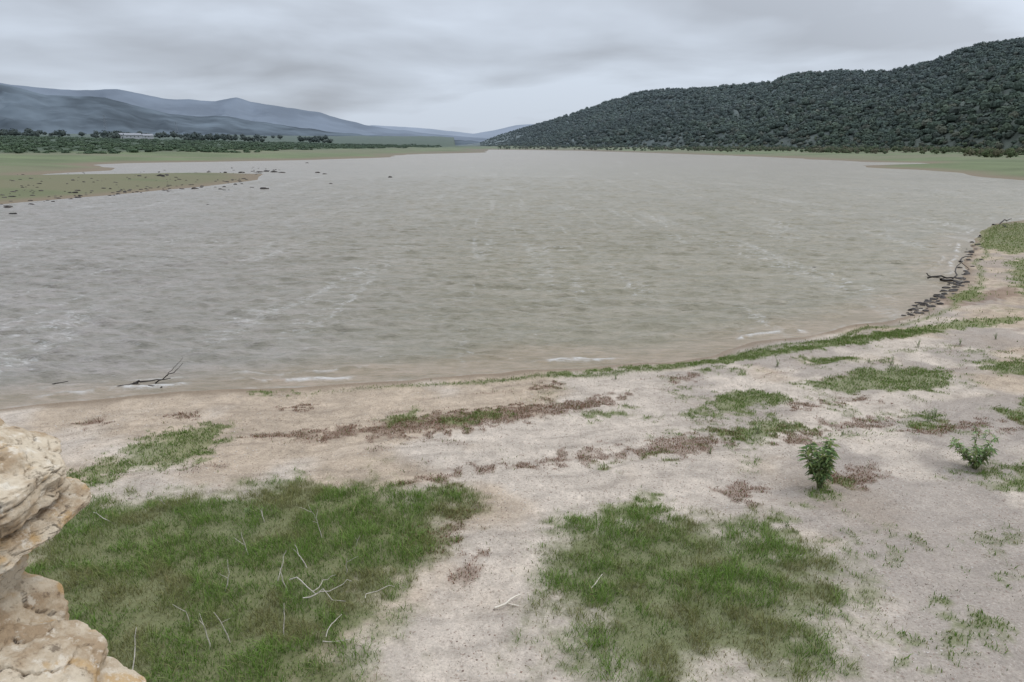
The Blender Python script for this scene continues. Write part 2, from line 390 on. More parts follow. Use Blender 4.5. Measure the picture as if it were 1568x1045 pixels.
make_hill("mountain_range", hill_fn([(-500,110),(-200,120),(0,127),(60,134),(110,138),(180,137),(215,143),(250,151),(290,153),(330,155),(362,150),(385,156),(440,165),(490,172),(520,182),(560,192),(600,198),(660,205),(740,211),(820,220)], *D, 310, .24, rough=.002), *D, attr_mat("hazed_mountain_hillside", .003, .08, .95, .0), cA((.168, .197, .236), .2, .003, 2), 400, 90)  # haze painted in: blue-grey base colour for the range
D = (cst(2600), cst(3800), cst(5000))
make_hill("foothill_ridge", hill_fn([(-500,100),(-200,118),(0,129),(30,136),(70,146),(120,148),(160,150),(210,163),(260,175),(300,178),(350,178),(400,187),(460,196),(520,203),(600,210),(700,215),(790,221)], *D, 320, .3, rough=.003), *D, attr_mat("hazed_foothill_hillside", .01, .2, .95, .0), cA((.100, .122, .142), .5, .006, 3), 400, 100)  # base colour includes painted blue-grey haze, darker as the ridge is nearer
def Df(az): return np.interp(az, [-.06, .1, .35, .62, .9], [1500, 1200, 800, 540, 440])
def Dc(az): return np.interp(az, [-.06, .1, .35, .62, .9], [2100, 1800, 1450, 1200, 1050])
def Db(az): return Dc(az) + 900
HR = [(690,224),(735,219),(760,209),(800,197),(850,184),(900,168),(950,153),(985,142),(1040,139),(1090,137),(1130,133),(1180,130),(1205,118),(1260,113),(1330,113),(1360,114),(1400,104),(1450,91),(1470,80),(1520,69),(1568,63),(1700,50),(1900,40),(2300,110)]
hh = hill_fn(HR, Df, Dc, Db, 330, .26, .85)
HZ = np.array([.215, .255, .280])  # haze tint blended into hill and tree colours by distance
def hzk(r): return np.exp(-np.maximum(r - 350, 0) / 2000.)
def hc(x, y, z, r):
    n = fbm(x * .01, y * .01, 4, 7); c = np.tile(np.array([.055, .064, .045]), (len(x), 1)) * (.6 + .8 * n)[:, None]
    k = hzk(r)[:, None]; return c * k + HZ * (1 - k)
make_hill("wooded_hill", hh, Df, Dc, Db, attr_mat("hazed_hill_soil", .05, .3, .95, .05), hc, 500, 140)  # soil colour already carries the painted distance haze
# ------------------------------------------------------------------ distant trees
def ico(n=1):
    import bmesh
    b = bmesh.new(); bmesh.ops.create_icosphere(b, subdivisions=n, radius=1)
    V = np.array([v.co[:] for v in b.verts]); Fc = np.array([[q.index for q in f_.verts] for f_ in b.faces]); b.free(); return V, Fc
def tree_templates(k, rng, nq=40):
    out = []
    V0, F0 = ico(1)
    for _ in range(k):
        V = V0 * (0.66 + .4 * fbm3(V0 * 1.7 + rng.rand(3) * 50, 3, 3))[:, None]
        V = V * [1, 1, .75] + [0, 0, .95]
        d = rng.normal(size=(nq, 3)); d /= np.linalg.norm(d, axis=1)[:, None]; d[:, 2] = np.where(d[:, 2] < -.4, -d[:, 2], d[:, 2])
        c = d * (rng.uniform(.72, 1.15, nq))[:, None] * [1, 1, .78] + [0, 0, .95]
        a = np.cross(d, rng.normal(size=(nq, 3))); a /= np.linalg.norm(a, axis=1)[:, None]; b = np.cross(d, a) + d * .3
        sz = rng.uniform(.12, .27, nq)[:, None]
        Q = np.stack([c - a * sz, c - b * sz, c + a * sz, c + b * sz], 1).reshape(-1, 3)
        th = np.arange(4) * math.pi / 2
        T = np.concatenate([np.stack([.1 * np.cos(th), .1 * np.sin(th), 0 * th - .3], 1), np.stack([.05 * np.cos(th), .05 * np.sin(th), 0 * th + .8], 1)])
        nv = len(V); tri = F0; qd = nv + np.arange(nq * 4).reshape(-1, 4)
        b0 = nv + nq * 4; tq = np.array([[b0 + i, b0 + (i + 1) % 4, b0 + 4 + (i + 1) % 4, b0 + 4 + i] for i in range(4)])
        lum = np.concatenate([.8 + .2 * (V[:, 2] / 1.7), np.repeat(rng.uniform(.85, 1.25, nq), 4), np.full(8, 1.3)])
        out.append((np.concatenate([V, Q, T]), tri, np.concatenate([qd, tq]), lum))
    return out
def scatter_trees(name, x, y, z, size, colr, rng, mat, sq=None):
    tp = tree_templates(6, rng); w = rng.randint(0, 6, len(x)); VV = []; TR = []; QD = []; CC = []; off = 0
    for k in range(6):
        m = w == k; n = m.sum()
        if not n: continue
        V, tri, qd, lum = tp[k]; th = rng.rand(n) * 6.28; sx = size[m] * rng.uniform(.8, 1.2, n); sz = size[m] * rng.uniform(.75, 1.2, n) * (1 if sq is None else sq)
        X = (V[None, :, 0] * np.cos(th)[:, None] - V[None, :, 1] * np.sin(th)[:, None]) * sx[:, None] + x[m][:, None]
        Y = (V[None, :, 0] * np.sin(th)[:, None] + V[None, :, 1] * np.cos(th)[:, None]) * sx[:, None] + y[m][:, None]
        Z = V[None, :, 2] * sz[:, None] + z[m][:, None]
        VV.append(np.stack([X, Y, Z], -1).reshape(-1, 3)); o = off + np.arange(n)[:, None, None] * len(V)
        TR.append((tri[None] + o).reshape(-1, 3)); QD.append((qd[None] + o).reshape(-1, 4))
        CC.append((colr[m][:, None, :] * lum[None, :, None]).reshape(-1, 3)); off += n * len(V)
    return mk_mesh(name, np.concatenate(VV), [np.concatenate(TR), np.concatenate(QD)], mat, np.concatenate(CC))
fm = attr_mat("hazed_woodland_foliage", .6, 0, .95, .0)
rng = RS(11)
def haze(c, r, L=None):
    k = (hzk(r) if L is None else np.exp(-r / L))[:, None]; return c * k + HZ * (1 - k)  # foliage colour faded to the haze tint with distance
n = 20000
az = rng.uniform(-.045, .80, n); t = rng.rand(n) ** .85
r = Df(az) + (Dc(az) * 1.01 - Df(az)) * t
keep = rng.rand(n) < (r / 1500) ** .9
patch = fbm(az * 14, r / 120, 3, 401)
keep &= (patch + rng.rand(n) * .4 > .36)
az, r, t, patch = az[keep], r[keep], t[keep], patch[keep]
x, y = r * np.sin(az), r * np.cos(az); z = np.maximum(hh[0](az, r), height(x, y))
size = rng.uniform(2.2, 5.0, len(x)) * (.7 + .45 * ss(0, .15, t)) * ss(-.14, .15, az)
pal = np.array([[.050, .070, .040], [.064, .084, .046], [.044, .062, .040], [.084, .086, .054], [.058, .070, .050]])
cc = pal[rng.choice(5, len(x), p=[.3, .24, .24, .08, .14])] * rng.uniform(.75, 1.2, len(x))[:, None] * (.6 + .8 * patch)[:, None]
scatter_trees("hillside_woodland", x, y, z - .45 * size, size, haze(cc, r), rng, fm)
n = 500; az = rng.uniform(.10, .8, n); k = fbm(az * 40, az * 0, 2, 407) > .42; az = az[k]; n = len(az)
r = Dc(az) * rng.uniform(.985, 1.01, n); x, y = r * np.sin(az), r * np.cos(az)
z = hh[0](az, r); size = rng.uniform(2.0, 4.2, n)
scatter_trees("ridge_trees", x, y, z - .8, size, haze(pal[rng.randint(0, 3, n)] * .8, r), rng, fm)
n = 3000; az = rng.uniform(-.02, .82, n); r = Df(az) * rng.uniform(.70, 1.12, n)
k = (fbm(az * 25, r / 50, 3, 402) > .47); az, r = az[k], r[k]; x, y = r * np.sin(az), r * np.cos(az); sd = shore_sd(x, y); k = sd > 12
az, r, x, y, sd = az[k], r[k], x[k], y[k], sd[k]
z = np.maximum(height(x, y, sd), np.where(r > Df(az), hh[0](az, r), -9)); size = rng.uniform(.7, 2.2, len(x))
cc = np.array([[.08, .102, .05], [.095, .112, .055], [.12, .115, .07]])[rng.randint(0, 3, len(x))]
scatter_trees("lakeside_scrub", x, y, z - .3, size, haze(cc, r), rng, fm)
n = 8500; az = rng.uniform(-.85, -.10, n); r = np.sqrt(rng.uniform(400 ** 2, 1250 ** 2, n)); x, y = r * np.sin(az), r * np.cos(az); sd = shore_sd(x, y)
k = (sd > 100 + 60 * (fbm(az * 9, az * 0, 2, 403) - .5)); az, r, x, y, sd = az[k], r[k], x[k], y[k], sd[k]
z = height(x, y, sd); size = rng.uniform(1.4, 2.8, len(x))
cc = np.array([[.060, .092, .044], [.072, .104, .05], [.055, .082, .042]])[rng.randint(0, 3, len(x))]
scatter_trees("orchard_rows", x, y, z - .7, size, haze(cc, r, 4500.), rng, fm, .5)
n = 520; az = rng.uniform(-.85, -.25, n); r = rng.uniform(1180, 1750, n); k = fbm(az * 22, r / 200, 3, 404) > .45
az, r = az[k], r[k]; x, y = r * np.sin(az), r * np.cos(az); z = height(x, y); size = rng.uniform(3.0, 7.0, len(x))
cc = np.array([[.034, .046, .032], [.042, .052, .034]])[rng.randint(0, 2, len(x))]
scatter_trees("farm_trees", x, y, z - 1, size, haze(cc, r, 5000.), rng, fm)
# ------------------------------------------------------------------ tubes
def tube(paths, sides=6):
    V = []; Q = []; off = 0
    for pts, rad in paths:
        pts = np.asarray(pts, float); n = len(pts); rad = np.broadcast_to(rad, n)
        for i in range(n):
            d = pts[min(i + 1, n - 1)] - pts[max(i - 1, 0)]; d /= np.linalg.norm(d) + 1e-9
            a = np.cross(d, [0.3, .1, 1] if abs(d[2]) < .9 else [1, 0, 0]); a /= np.linalg.norm(a); b = np.cross(d, a)
            for k in range(sides):
                th = 2 * math.pi * k / sides; V.append(pts[i] + rad[i] * (a * math.cos(th) + b * math.sin(th)))
        for i in range(n - 1):
            for k in range(sides):
                k2 = (k + 1) % sides
                Q.append([off + i * sides + k, off + i * sides + k2, off + (i + 1) * sides + k2, off + (i + 1) * sides + k])
        off += n * sides
    return np.array(V), np.array(Q)
def wiggle(a, b, n, amp, rng, sag=0):
    a = np.array(a, float); b = np.array(b, float); t = np.linspace(0, 1, n)[:, None]
    p = a + (b - a) * t; L = np.linalg.norm(b - a); w = np.cumsum(rng.normal(size=(n, 3)), 0); w -= w[0] + (w[-1] - w[0]) * t
    p += w * amp * L; p[:, 2] += sag * np.sin(t[:, 0] * math.pi) * L
    return p
def simple_mat(name, c, rough=.8, nscale=20, amt=.3, bump=.004):
    s = NT(name); n = s.noise(nscale, 3); d = tuple(v * (1 - amt) for v in c); e = tuple(min(1, v * (1 + amt)) for v in c)
    return s.out(s.mix(s.mapr(n, .3, .7), d, e), rough, s.bump(n, .6, bump), .2)
# ------------------------------------------------------------------ farm building + pylon
def polar_ground(u, r):
    X, Y, Z = ray(u, 210); a = math.atan2(X, Y); x, y = r * math.sin(a), r * math.cos(a)
    return x, y, float(height(np.array([x]), np.array([y]))[0]), a
def empty(name, loc, rz=0):
    e = bpy.data.objects.new(name, None); scene.collection.objects.link(e); e.location = loc; e.rotation_euler = (0, 0, rz); return e
def boxm(name, lo, hi, mat, parent):
    x0, y0, z0 = lo; x1, y1, z1 = hi
    V = [(x0, y0, z0), (x1, y0, z0), (x1, y1, z0), (x0, y1, z0), (x0, y0, z1), (x1, y0, z1), (x1, y1, z1), (x0, y1, z1)]
    return mk_mesh(name, V, [np.array([[0, 3, 2, 1], [4, 5, 6, 7], [0, 1, 5, 4], [1, 2, 6, 5], [2, 3, 7, 6], [3, 0, 4, 7]])], mat, parent=parent)
wall_m = simple_mat("whitewash", (.46, .47, .48), .8, 2, .08); roof_m = simple_mat("roof_sheet", (.27, .28, .30), .7, 1, .15); dark_m = simple_mat("window_dark", (.08, .085, .09), .3)
for (u, r, w, h_) in ((203, 1180, 22, 4.2), (226, 1230, 14, 3.6), (188, 1260, 9, 3.4)):
    x, y, z, a = polar_ground(u, r); e = empty("farm_building", (x, y, z + 3), -a + .2)
    boxm("plinth", (-w / 2 - .3, -6.3, -5), (w / 2 + .3, 6.3, 0), wall_m, e)
    boxm("walls", (-w / 2, -6, .003), (w / 2, 6, h_), wall_m, e)
    V = [(-w / 2 - .6, -6.8, h_ + .01), (w / 2 + .6, -6.8, h_ + .01), (w / 2 + .6, 6.8, h_ + .01), (-w / 2 - .6, 6.8, h_ + .01), (-w / 2 - .6, 0, h_ + 2.6), (w / 2 + .6, 0, h_ + 2.6)]
    mk_mesh("roof", V, [np.array([[0, 1, 5, 4], [2, 3, 4, 5]]), np.array([[0, 4, 3], [1, 2, 5]])], roof_m, parent=e)
    for i in range(int(w // 5)):
        xx = -w / 2 + 2.5 + i * 5; boxm("window_%d" % (i + 1), (xx - .6, -6.05, 1.2), (xx + .6, -6.003, 2.6), dark_m, e)
for u, r, hh_ in ((164, 1500, 40), (272, 2100, 36)):
    x, y, z, a = polar_ground(u, r); paths = []
    for sx in (-1, 1):
        for sy in (-1, 1): paths.append(([(sx * 4, sy * 4, 0), (sx * 1, sy * 1, hh_ * .7), (0, 0, hh_)], .16))
    for i in range(7):
        a0 = 4 - i * .43; a1 = 4 - (i + 1) * .43; z0 = hh_ * .1 * i; z1 = hh_ * .1 * (i + 1)
        paths += [([(-a0, -a0, z0), (a1, -a1, z1)], .09), ([(a0, -a0, z0), (-a1, -a1, z1)], .09)]
    for zz, ww in ((.72, 6), (.83, 5), (.93, 4)): paths.append(([(-ww, 0, hh_ * zz), (0, 0, hh_ * zz + 1), (ww, 0, hh_ * zz)], .14))
    V, Q = tube(paths, 4); V[:, 0] += x; V[:, 1] += y; V[:, 2] += z
    mk_mesh("electricity_pylon", V, [Q], simple_mat("galvanised_steel", (.25, .27, .3), .5))
# ------------------------------------------------------------------ grass
def blades(name, x, y, z, hgt, wid, colr, rng, mat, lean=.45, tipc=1.12):
    n = len(x); th = rng.rand(n) * 6.283; dx, dy = np.cos(th), np.sin(th); l = hgt * rng.uniform(.1, lean * 2, n)
    ph = rng.rand(n) * 6.283; lx, ly = np.cos(ph) * l, np.sin(ph) * l; w = wid
    b0 = np.stack([x - dx * w, y - dy * w, z - .01], 1); b1 = np.stack([x + dx * w, y + dy * w, z - .01], 1)
    m0 = np.stack([x - dx * w * .7 + lx * .35, y - dy * w * .7 + ly * .35, z + hgt * .6], 1); m1 = np.stack([x + dx * w * .7 + lx * .35, y + dy * w * .7 + ly * .35, z + hgt * .6], 1)
    tp = np.stack([x + lx, y + ly, z + hgt * .95], 1)
    V = np.stack([b0, b1, m0, m1, tp], 1).reshape(-1, 3); o = np.arange(n) * 5
    Q = np.stack([o, o + 1, o + 3, o + 2], 1); T = np.stack([o + 2, o + 3, o + 4], 1)
    C = colr[:, None, :] * np.array([.88, .88, 1.05, 1.05, tipc])[None, :, None]
    return mk_mesh(name, V, [Q, T], mat, C.reshape(-1, 3))
gmat = attr_mat("grass_blades", 2.0, 0, .7, .12, transl=.3)
rng = RS(21)
def cand(n, r0, r1, a=.72):
    az = rng.uniform(-a, a, n); r = np.sqrt(rng.uniform(r0 * r0, r1 * r1, n)); return r * np.sin(az), r * np.cos(az)
X, Y = cand(1000000, 4.5, 30); S = shore_sd(X, Y); gd, gm, dr, l1, ln, sp = masks(X, Y, S)
clump = ss(.2, .75, fbm(X * 3.2, Y * 3.2, 4, 500)); clump2 = fbm(X * .9, Y * .9, 3, 501)
pr = np.clip(gd ** 1.3 * (.35 + .85 * clump), 0, 1)
k = (rng.rand(len(X)) < pr) & (S > .2)
x, y, sd = X[k], Y[k], S[k]; g, cl = gd[k], clump[k]; c2 = clump2[k]
pal = np.array([[.115, .20, .035], [.15, .24, .05], [.18, .22, .07], [.13, .17, .05], [.26, .24, .11]])
ci = rng.choice(5, len(x), p=[.36, .28, .17, .13, .06]); cc = pal[ci] * rng.uniform(.7, 1.25, len(x))[:, None] * (.80 + .36 * cl)[:, None]
dryf = ss(.42, .62, fbm(x * 1.0 + 7, y * 1.0, 3, 502)) * ss(.98, .5, g * ss(.35, .6, c2)) 
cc = cc * (1 - .6 * dryf[:, None]) + np.array([.24, .19, .10]) * .6 * dryf[:, None]
red = ss(.35, .05, g); cc = cc * (1 - .5 * red[:, None]) + np.array([.22, .16, .09]) * .5 * red[:, None]
hg = (.035 + .085 * cl * g) * rng.uniform(.6, 1.5, len(x)) * (.7 + .7 * c2)
blades("grass", x, y, height(x, y, sd), hg, rng.uniform(.003, .006, len(x)), cc, rng, gmat, .8)
pr = np.clip(gm * .75 * (.25 + clump) + l1 * .6 + sp * .22 + ln * .06, 0, .9)
k = (rng.rand(len(X)) < pr) & (S > .25) & (gd < .6); x, y, sd = X[k], Y[k], S[k]
ci = rng.choice(5, len(x), p=[.27, .27, .2, .16, .10]); cc = pal[ci] * rng.uniform(.7, 1.1, len(x))[:, None]
blades("low_weeds", x, y, height(x, y, sd), rng.uniform(.02, .08, len(x)), rng.uniform(.004, .009, len(x)), cc, rng, gmat, .6)
pr = np.clip(dr * (.2 + .6 * clump) + ln * .2, 0, .8)
k = (rng.rand(len(X)) < pr) & (S > .25); x, y, sd = X[k], Y[k], S[k]
rp = np.array([[.20, .09, .055], [.23, .13, .082], [.14, .10, .06], [.12, .15, .05]]); ci = rng.choice(4, len(x), p=[.34, .32, .18, .16])
blades("dry_reddish_weeds", x, y, height(x, y, sd), rng.uniform(.015, .06, len(x)), rng.uniform(.004, .008, len(x)), rp[ci] * rng.uniform(.7, 1.2, len(x))[:, None], rng, gmat, .8)
lit = ss(.46, .62, fbm(X * 1.6, Y * 2.2, 4, 510)); k = (rng.rand(len(X)) < .05 * lit + .004) & (S > .4) & (gd < .3); x, y, sd = X[k], Y[k], S[k]
lp = np.array([[.17, .11, .08], [.12, .09, .065], [.26, .20, .14], [.13, .14, .07]])
blades("plant_litter", x, y, height(x, y, sd) + .004, rng.uniform(.006, .02, len(x)), rng.uniform(.003, .007, len(x)), lp[rng.randint(0, 4, len(x))], rng, gmat, 2.2)
X, Y = cand(300000, 26, 80); k = (X > 6); X, Y = X[k], Y[k]; S = shore_sd(X, Y); k = S > .3; X, Y, S = X[k], Y[k], S[k]
gd, gm, dr, l1, ln, sp = masks(X, Y, S); k = rng.rand(len(X)) < np.clip(gm + l1 * .5 + .1 * ss(.5, .7, fbm(X * .3, Y * .3, 3, 505)), 0, 1)
x, y, sd = X[k], Y[k], S[k]; ci = rng.choice(5, len(x)); blades("bank_weeds", x, y, height(x, y, sd), rng.uniform(.04, .12, len(x)), rng.uniform(.012, .02, len(x)), pal[ci] * .85, rng, gmat, .6)
# ------------------------------------------------------------------ pebbles
rng = RS(31)
X, Y = cand(40000, 5, 21); S = shore_sd(X, Y); gd, gm, dr, l1, ln, sp = masks(X, Y, S)
k = (S > .4) & (gd < .15) & (gm < .4) & (rng.rand(len(X)) < .2 + .8 * ss(.45, .6, fbm(X * .8, Y * .8, 3, 95)))
x, y, sd = X[k], Y[k], S[k]; n = len(x); O = np.array([[1, 0, 0], [-1, 0, 0], [0, 1, 0], [0, -1, 0], [0, 0, 1], [0, 0, -1]], float)
OF = np.array([[0, 2, 4], [2, 1, 4], [1, 3, 4], [3, 0, 4], [2, 0, 5], [1, 2, 5], [3, 1, 5], [0, 3, 5]])
sz = .004 + .015 * rng.rand(n) ** 3
V = O[None] * sz[:, None, None] * rng.uniform(.6, 1.4, (n, 6, 1)) * np.array([1, 1, .6]); th = rng.rand(n) * 6.28
V = np.stack([V[..., 0] * np.cos(th)[:, None] - V[..., 1] * np.sin(th)[:, None], V[..., 0] * np.sin(th)[:, None] + V[..., 1] * np.cos(th)[:, None], V[..., 2]], -1) + np.stack([x, y, height(x, y, sd) + .002], 1)[:, None]
pp = np.array([[.48, .43, .37], [.28, .20, .155], [.19, .14, .11], [.38, .33, .28], [.54, .50, .45]])
mk_mesh("pebbles", V.reshape(-1, 3), [(OF[None] + np.arange(n)[:, None, None] * 6).reshape(-1, 3)], attr_mat("pebble_stone", 40, 0, .8, .2), np.repeat(pp[rng.randint(0, 5, n)], 6, 0))
# ------------------------------------------------------------------ shrubs
lm = attr_mat("willow_leaf", 6, 0, .5, .3, transl=.3); bm = simple_mat("green_bark", (.12, .13, .06), .8, 30)
def shrub(name, u, v, h, spread, stems, leaves, seed):
    rng = RS(seed); bx, by, bz = to_ground(float(u), float(v)); e = empty(name, (bx, by, bz - .02)); paths = []; LV = []; LC = []
    for i in range(stems):
        a = i * 2.4 + rng.rand() * .6; sp_ = spread * (.2 + .8 * ((i * .618) % 1)); hh_ = h * rng.uniform(.55, 1.0) * (1 - .25 * sp_ / spread)
        p = wiggle((rng.normal() * .02, rng.normal() * .02, 0), (math.cos(a) * sp_, math.sin(a) * sp_, hh_), 8, .04, rng)
        p[:, 2] = hh_ * np.linspace(0, 1, 8) ** .85
        paths.append((p, np.linspace(.011, .003, 8) * (h / 1.0) ** .5))
        for j in range(leaves):
            t = rng.uniform(.12, 1) ** .8 * 7; k = min(int(t), 6); q = p[k] + (p[k + 1] - p[k]) * (t - k)
            b = rng.rand() * 6.28; L = h * rng.uniform(.09, .16); up = rng.uniform(-.5, .7)
            d = np.array([math.cos(b), math.sin(b), up]); d /= np.linalg.norm(d); sd_ = np.cross(d, [0, 0, 1]); sd_ /= np.linalg.norm(sd_); W = L * .15
            m = q + d * L * .45 + [0, 0, .01]; tip = q + d * L + np.array([0, 0, -L * .3])
            LV += [q, m + sd_ * W - [0, 0, W * .3], tip, m - sd_ * W - [0, 0, W * .3]]
            c = np.array([.19, .27, .10]) * rng.uniform(.5, 1.4); c[0] *= rng.uniform(.8, 1.3); LC += [c] * 4
    V, Q = tube(paths, 5); mk_mesh("stems", V, [Q], bm, parent=e)
    mk_mesh("leaves", np.array(LV), [np.arange(len(LV)).reshape(-1, 4)], lm, np.array(LC), parent=e)
shrub("willow_shrub", 1255, 748, 1.30, .40, 15, 36, 1)
shrub("willow_shrub", 1493, 718, 1.0, .72, 15, 36, 2)
for i, (u, v, h) in enumerate([(1190,562,.42),(1160,664,.4),(1422,645,.4),(943,581,.3),(1364,560,.45),(1405,532,.4),(1470,528,.35),(1524,520,.35),(1330,556,.25),(1205,806,.14),(660,584,.12),(380,790,.28),(1430,640,.35),(1290,668,.2),(1087,695,.2)]):
    shrub("willow_sapling", u, v, h, h * .3, 4, 18, 10 + i)
# ------------------------------------------------------------------ dry stalks, sticks, driftwood
rng = RS(41); paths = []
for (u, v, h) in [(493,825,.55),(487,800,.5),(345,905,.5),(352,985,.55),(322,995,.45),(435,975,.45),(380,850,.4),(470,870,.35),(530,880,.35),(425,890,.4),(290,960,.3),(200,1040,.5),(255,775,.3),(170,800,.25),(545,840,.3),(440,905,.35),(405,800,.25)]:
    x, y, z = to_ground(float(u), float(v)); p = wiggle((x, y, z), (x + rng.normal() * .12, y + rng.normal() * .12, z + h), 6, .03, rng)
    paths.append((p, np.linspace(.008, .004, 6)))
    if rng.rand() < .6: k = rng.randint(2, 5); paths.append((wiggle(p[k], p[k] + [rng.normal() * .1, rng.normal() * .1, .12], 4, .03, rng), [.004, .003, .003, .002]))
pale = simple_mat("bleached_wood", (.50, .45, .39), .8, 40, .2)
V, Q = tube(paths, 5); mk_mesh("dry_stalks", V, [Q], pale)
def gp(u, v, up=0.):
    x, y, z = to_ground(float(u), float(v)); return np.array([x, y, max(z, 0) + up])
def branch(name, segs, mat, seed):
    rng = RS(seed); paths = []
    for a, b, r0, r1, n, w in segs: paths.append((wiggle(a, b, n, w, rng), np.linspace(r0, r1, n)))
    V, Q = tube(paths, 7); mk_mesh(name, V, [Q], mat, smooth=True)
branch("fallen_branch", [(gp(445,900,.14), gp(530,930,.10), .009, .003, 9, .05), (gp(465,925,.1), gp(540,908,.2), .009, .003, 9, .05), (gp(480,915,.10), gp(515,898,.2), .006, .003, 7, .05), (gp(500,985,.1), gp(525,960,.2), .007, .003, 6, .05), (gp(495,990,.08), gp(540,985,.06), .006, .003, 6, .05), (gp(560,925,.1), gp(605,908,.1), .006, .003, 6, .07)], pale, 5)
branch("bleached_stick", [(gp(757,934,.03), gp(797,915,.05), .018, .010, 6, .03), (gp(775,926,.03), gp(795,930,.02), .012, .006, 4, .03), (gp(905,903,.02), gp(922,888,.1), .009, .004, 4, .03)], simple_mat("pale_wood", (.66, .60, .50), .8, 40, .1), 6)
dw = simple_mat("wet_driftwood", (.035, .028, .022), .45, 20, .4)
branch("driftwood_branch", [(gp(172,596,.02), gp(215,590,.14), .05, .035, 8, .03), (gp(205,592,.1), gp(248,594,.03), .04, .02, 8, .04), (gp(238,588,.02), gp(284,586,.62), .022, .006, 9, .035), (gp(258,585,.2), gp(285,583,.75), .010, .004, 7, .05), (gp(215,590,.1), gp(262,585,.12), .025, .012, 6, .04), (gp(80,590,.02), gp(105,588,.08), .02, .01, 5, .04)], dw, 7)
branch("driftwood_branch", [(gp(1420,428,.08), gp(1460,430,.14), .05, .04, 8, .04), (gp(1440,432,.12), gp(1478,428,.05), .07, .04, 8, .05), (gp(1418,424,.2), gp(1450,428,.1), .03, .02, 7, .05), (gp(1458,430,.12), gp(1482,418,.25), .04, .015, 8, .05), (gp(1470,402,.05), gp(1488,397,.12), .05, .02, 6, .05), (gp(1395,475,.03), gp(1420,468,.06), .04, .02, 6, .05)], dw, 8)
branch("driftwood_branch", [(gp(1520,345,.05), gp(1548,341,.35), .08, .03, 8, .04), (gp(1500,362,.05), gp(1535,347,.15), .07, .04, 8, .05)], dw, 9)
# ------------------------------------------------------------------ rocks (shore)
def rocks(name, P_, sizes, mat, seed, flat=.55):
    rng = RS(seed); V0, F0 = ico(2); VV = []; FF = []; CC = []
    for i, (p, s_) in enumerate(zip(P_, sizes)):
        V = V0 * (.3 + 1.3 * fbm3(V0 * 1.5 + rng.rand(3) * 90, 3, 1))[:, None] * [rng.uniform(.8, 1.6), rng.uniform(.6, 1.1), flat * rng.uniform(.6, 1.2)] * s_
        VV.append(V + p); FF.append(F0 + i * len(V0)); CC.append(np.tile(np.array([.05, .043, .038]) * rng.uniform(.7, 1.8), (len(V0), 1)))
    mk_mesh(name, np.concatenate(VV), [np.concatenate(FF)], mat, np.concatenate(CC))
rm = attr_mat("wet_rock", 3, .35, .7, .25)
pts = [(20,329,.35),(298,290,.5),(405,290,.5),(397,264,.7),(408,263,.6),(420,264,.7),(432,265,.6),(470,250,.6),(486,265,.5),(497,267,.5),(507,282,.4),(597,272,.4),(360,283,.4),(318,314,.15),(245,270,.6),(255,268,.5),(1247,411,.14),(230,268,.6),(320,264,.5),(345,265,.5),(300,266,.5),(370,265,.6),(120,303,.4),(12,318,.4)]
rng = RS(51)
for i in range(80):
    u = rng.uniform(0, 430); pts.append((u, 313 - u * .1 + rng.normal() * 2.5 + (-10 if u > 380 else 0), rng.uniform(.12, .3)))
for i in range(130):
    u = rng.uniform(0, 400); pts.append((u, rng.uniform(268, 302) - u * .03, rng.uniform(.1, .35)))
for i in range(120):
    t = rng.rand(); pts.append((1388 + t * 112 + rng.normal() * 5, np.interp(t, [0, .45, .75, .9, 1], [483, 458, 430, 388, 360]) + rng.normal() * 4, rng.uniform(.02, .10) * (1 + t)))
rocks("shore_rocks", [gp(u, v, .01) for u, v, s_ in pts], [s_ for u, v, s_ in pts], rm, 52)
# ------------------------------------------------------------------ ruined stone wall beside the camera
s = NT("weathered_limestone")
n1 = s.noise(5, 6, .62); n2 = s.noise(15, 6, .70); n3 = s.noise(3.6, 4, .6); n4 = s.noise(70, 4, .7)
c = s.mix(s.mapr(n1, .45, .62), (.60, .51, .385), (.38, .28, .18))
c = s.mix(s.math('MULTIPLY', s.mapr(n3, .56, .63), .65), c, (.50, .31, .12))
c = s.mix(s.math('MULTIPLY', s.mapr(n2, .58, .68), .7), c, (.12, .088, .06))
c = s.mix(s.math('MULTIPLY', s.mapr(n2, .47, .36), .8), c, (.70, .63, .52))
c = s.mix(s.math('MULTIPLY', s.mapr(n4, .60, .72), .35), c, (.20, .15, .11))
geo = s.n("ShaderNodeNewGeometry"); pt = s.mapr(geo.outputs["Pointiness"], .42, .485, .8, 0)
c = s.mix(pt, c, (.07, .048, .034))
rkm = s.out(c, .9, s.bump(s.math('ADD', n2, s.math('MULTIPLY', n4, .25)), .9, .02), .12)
wall = empty("ruined_stone_wall", (0, 0, 0))
I6 = ico(7); I4 = ico(4)
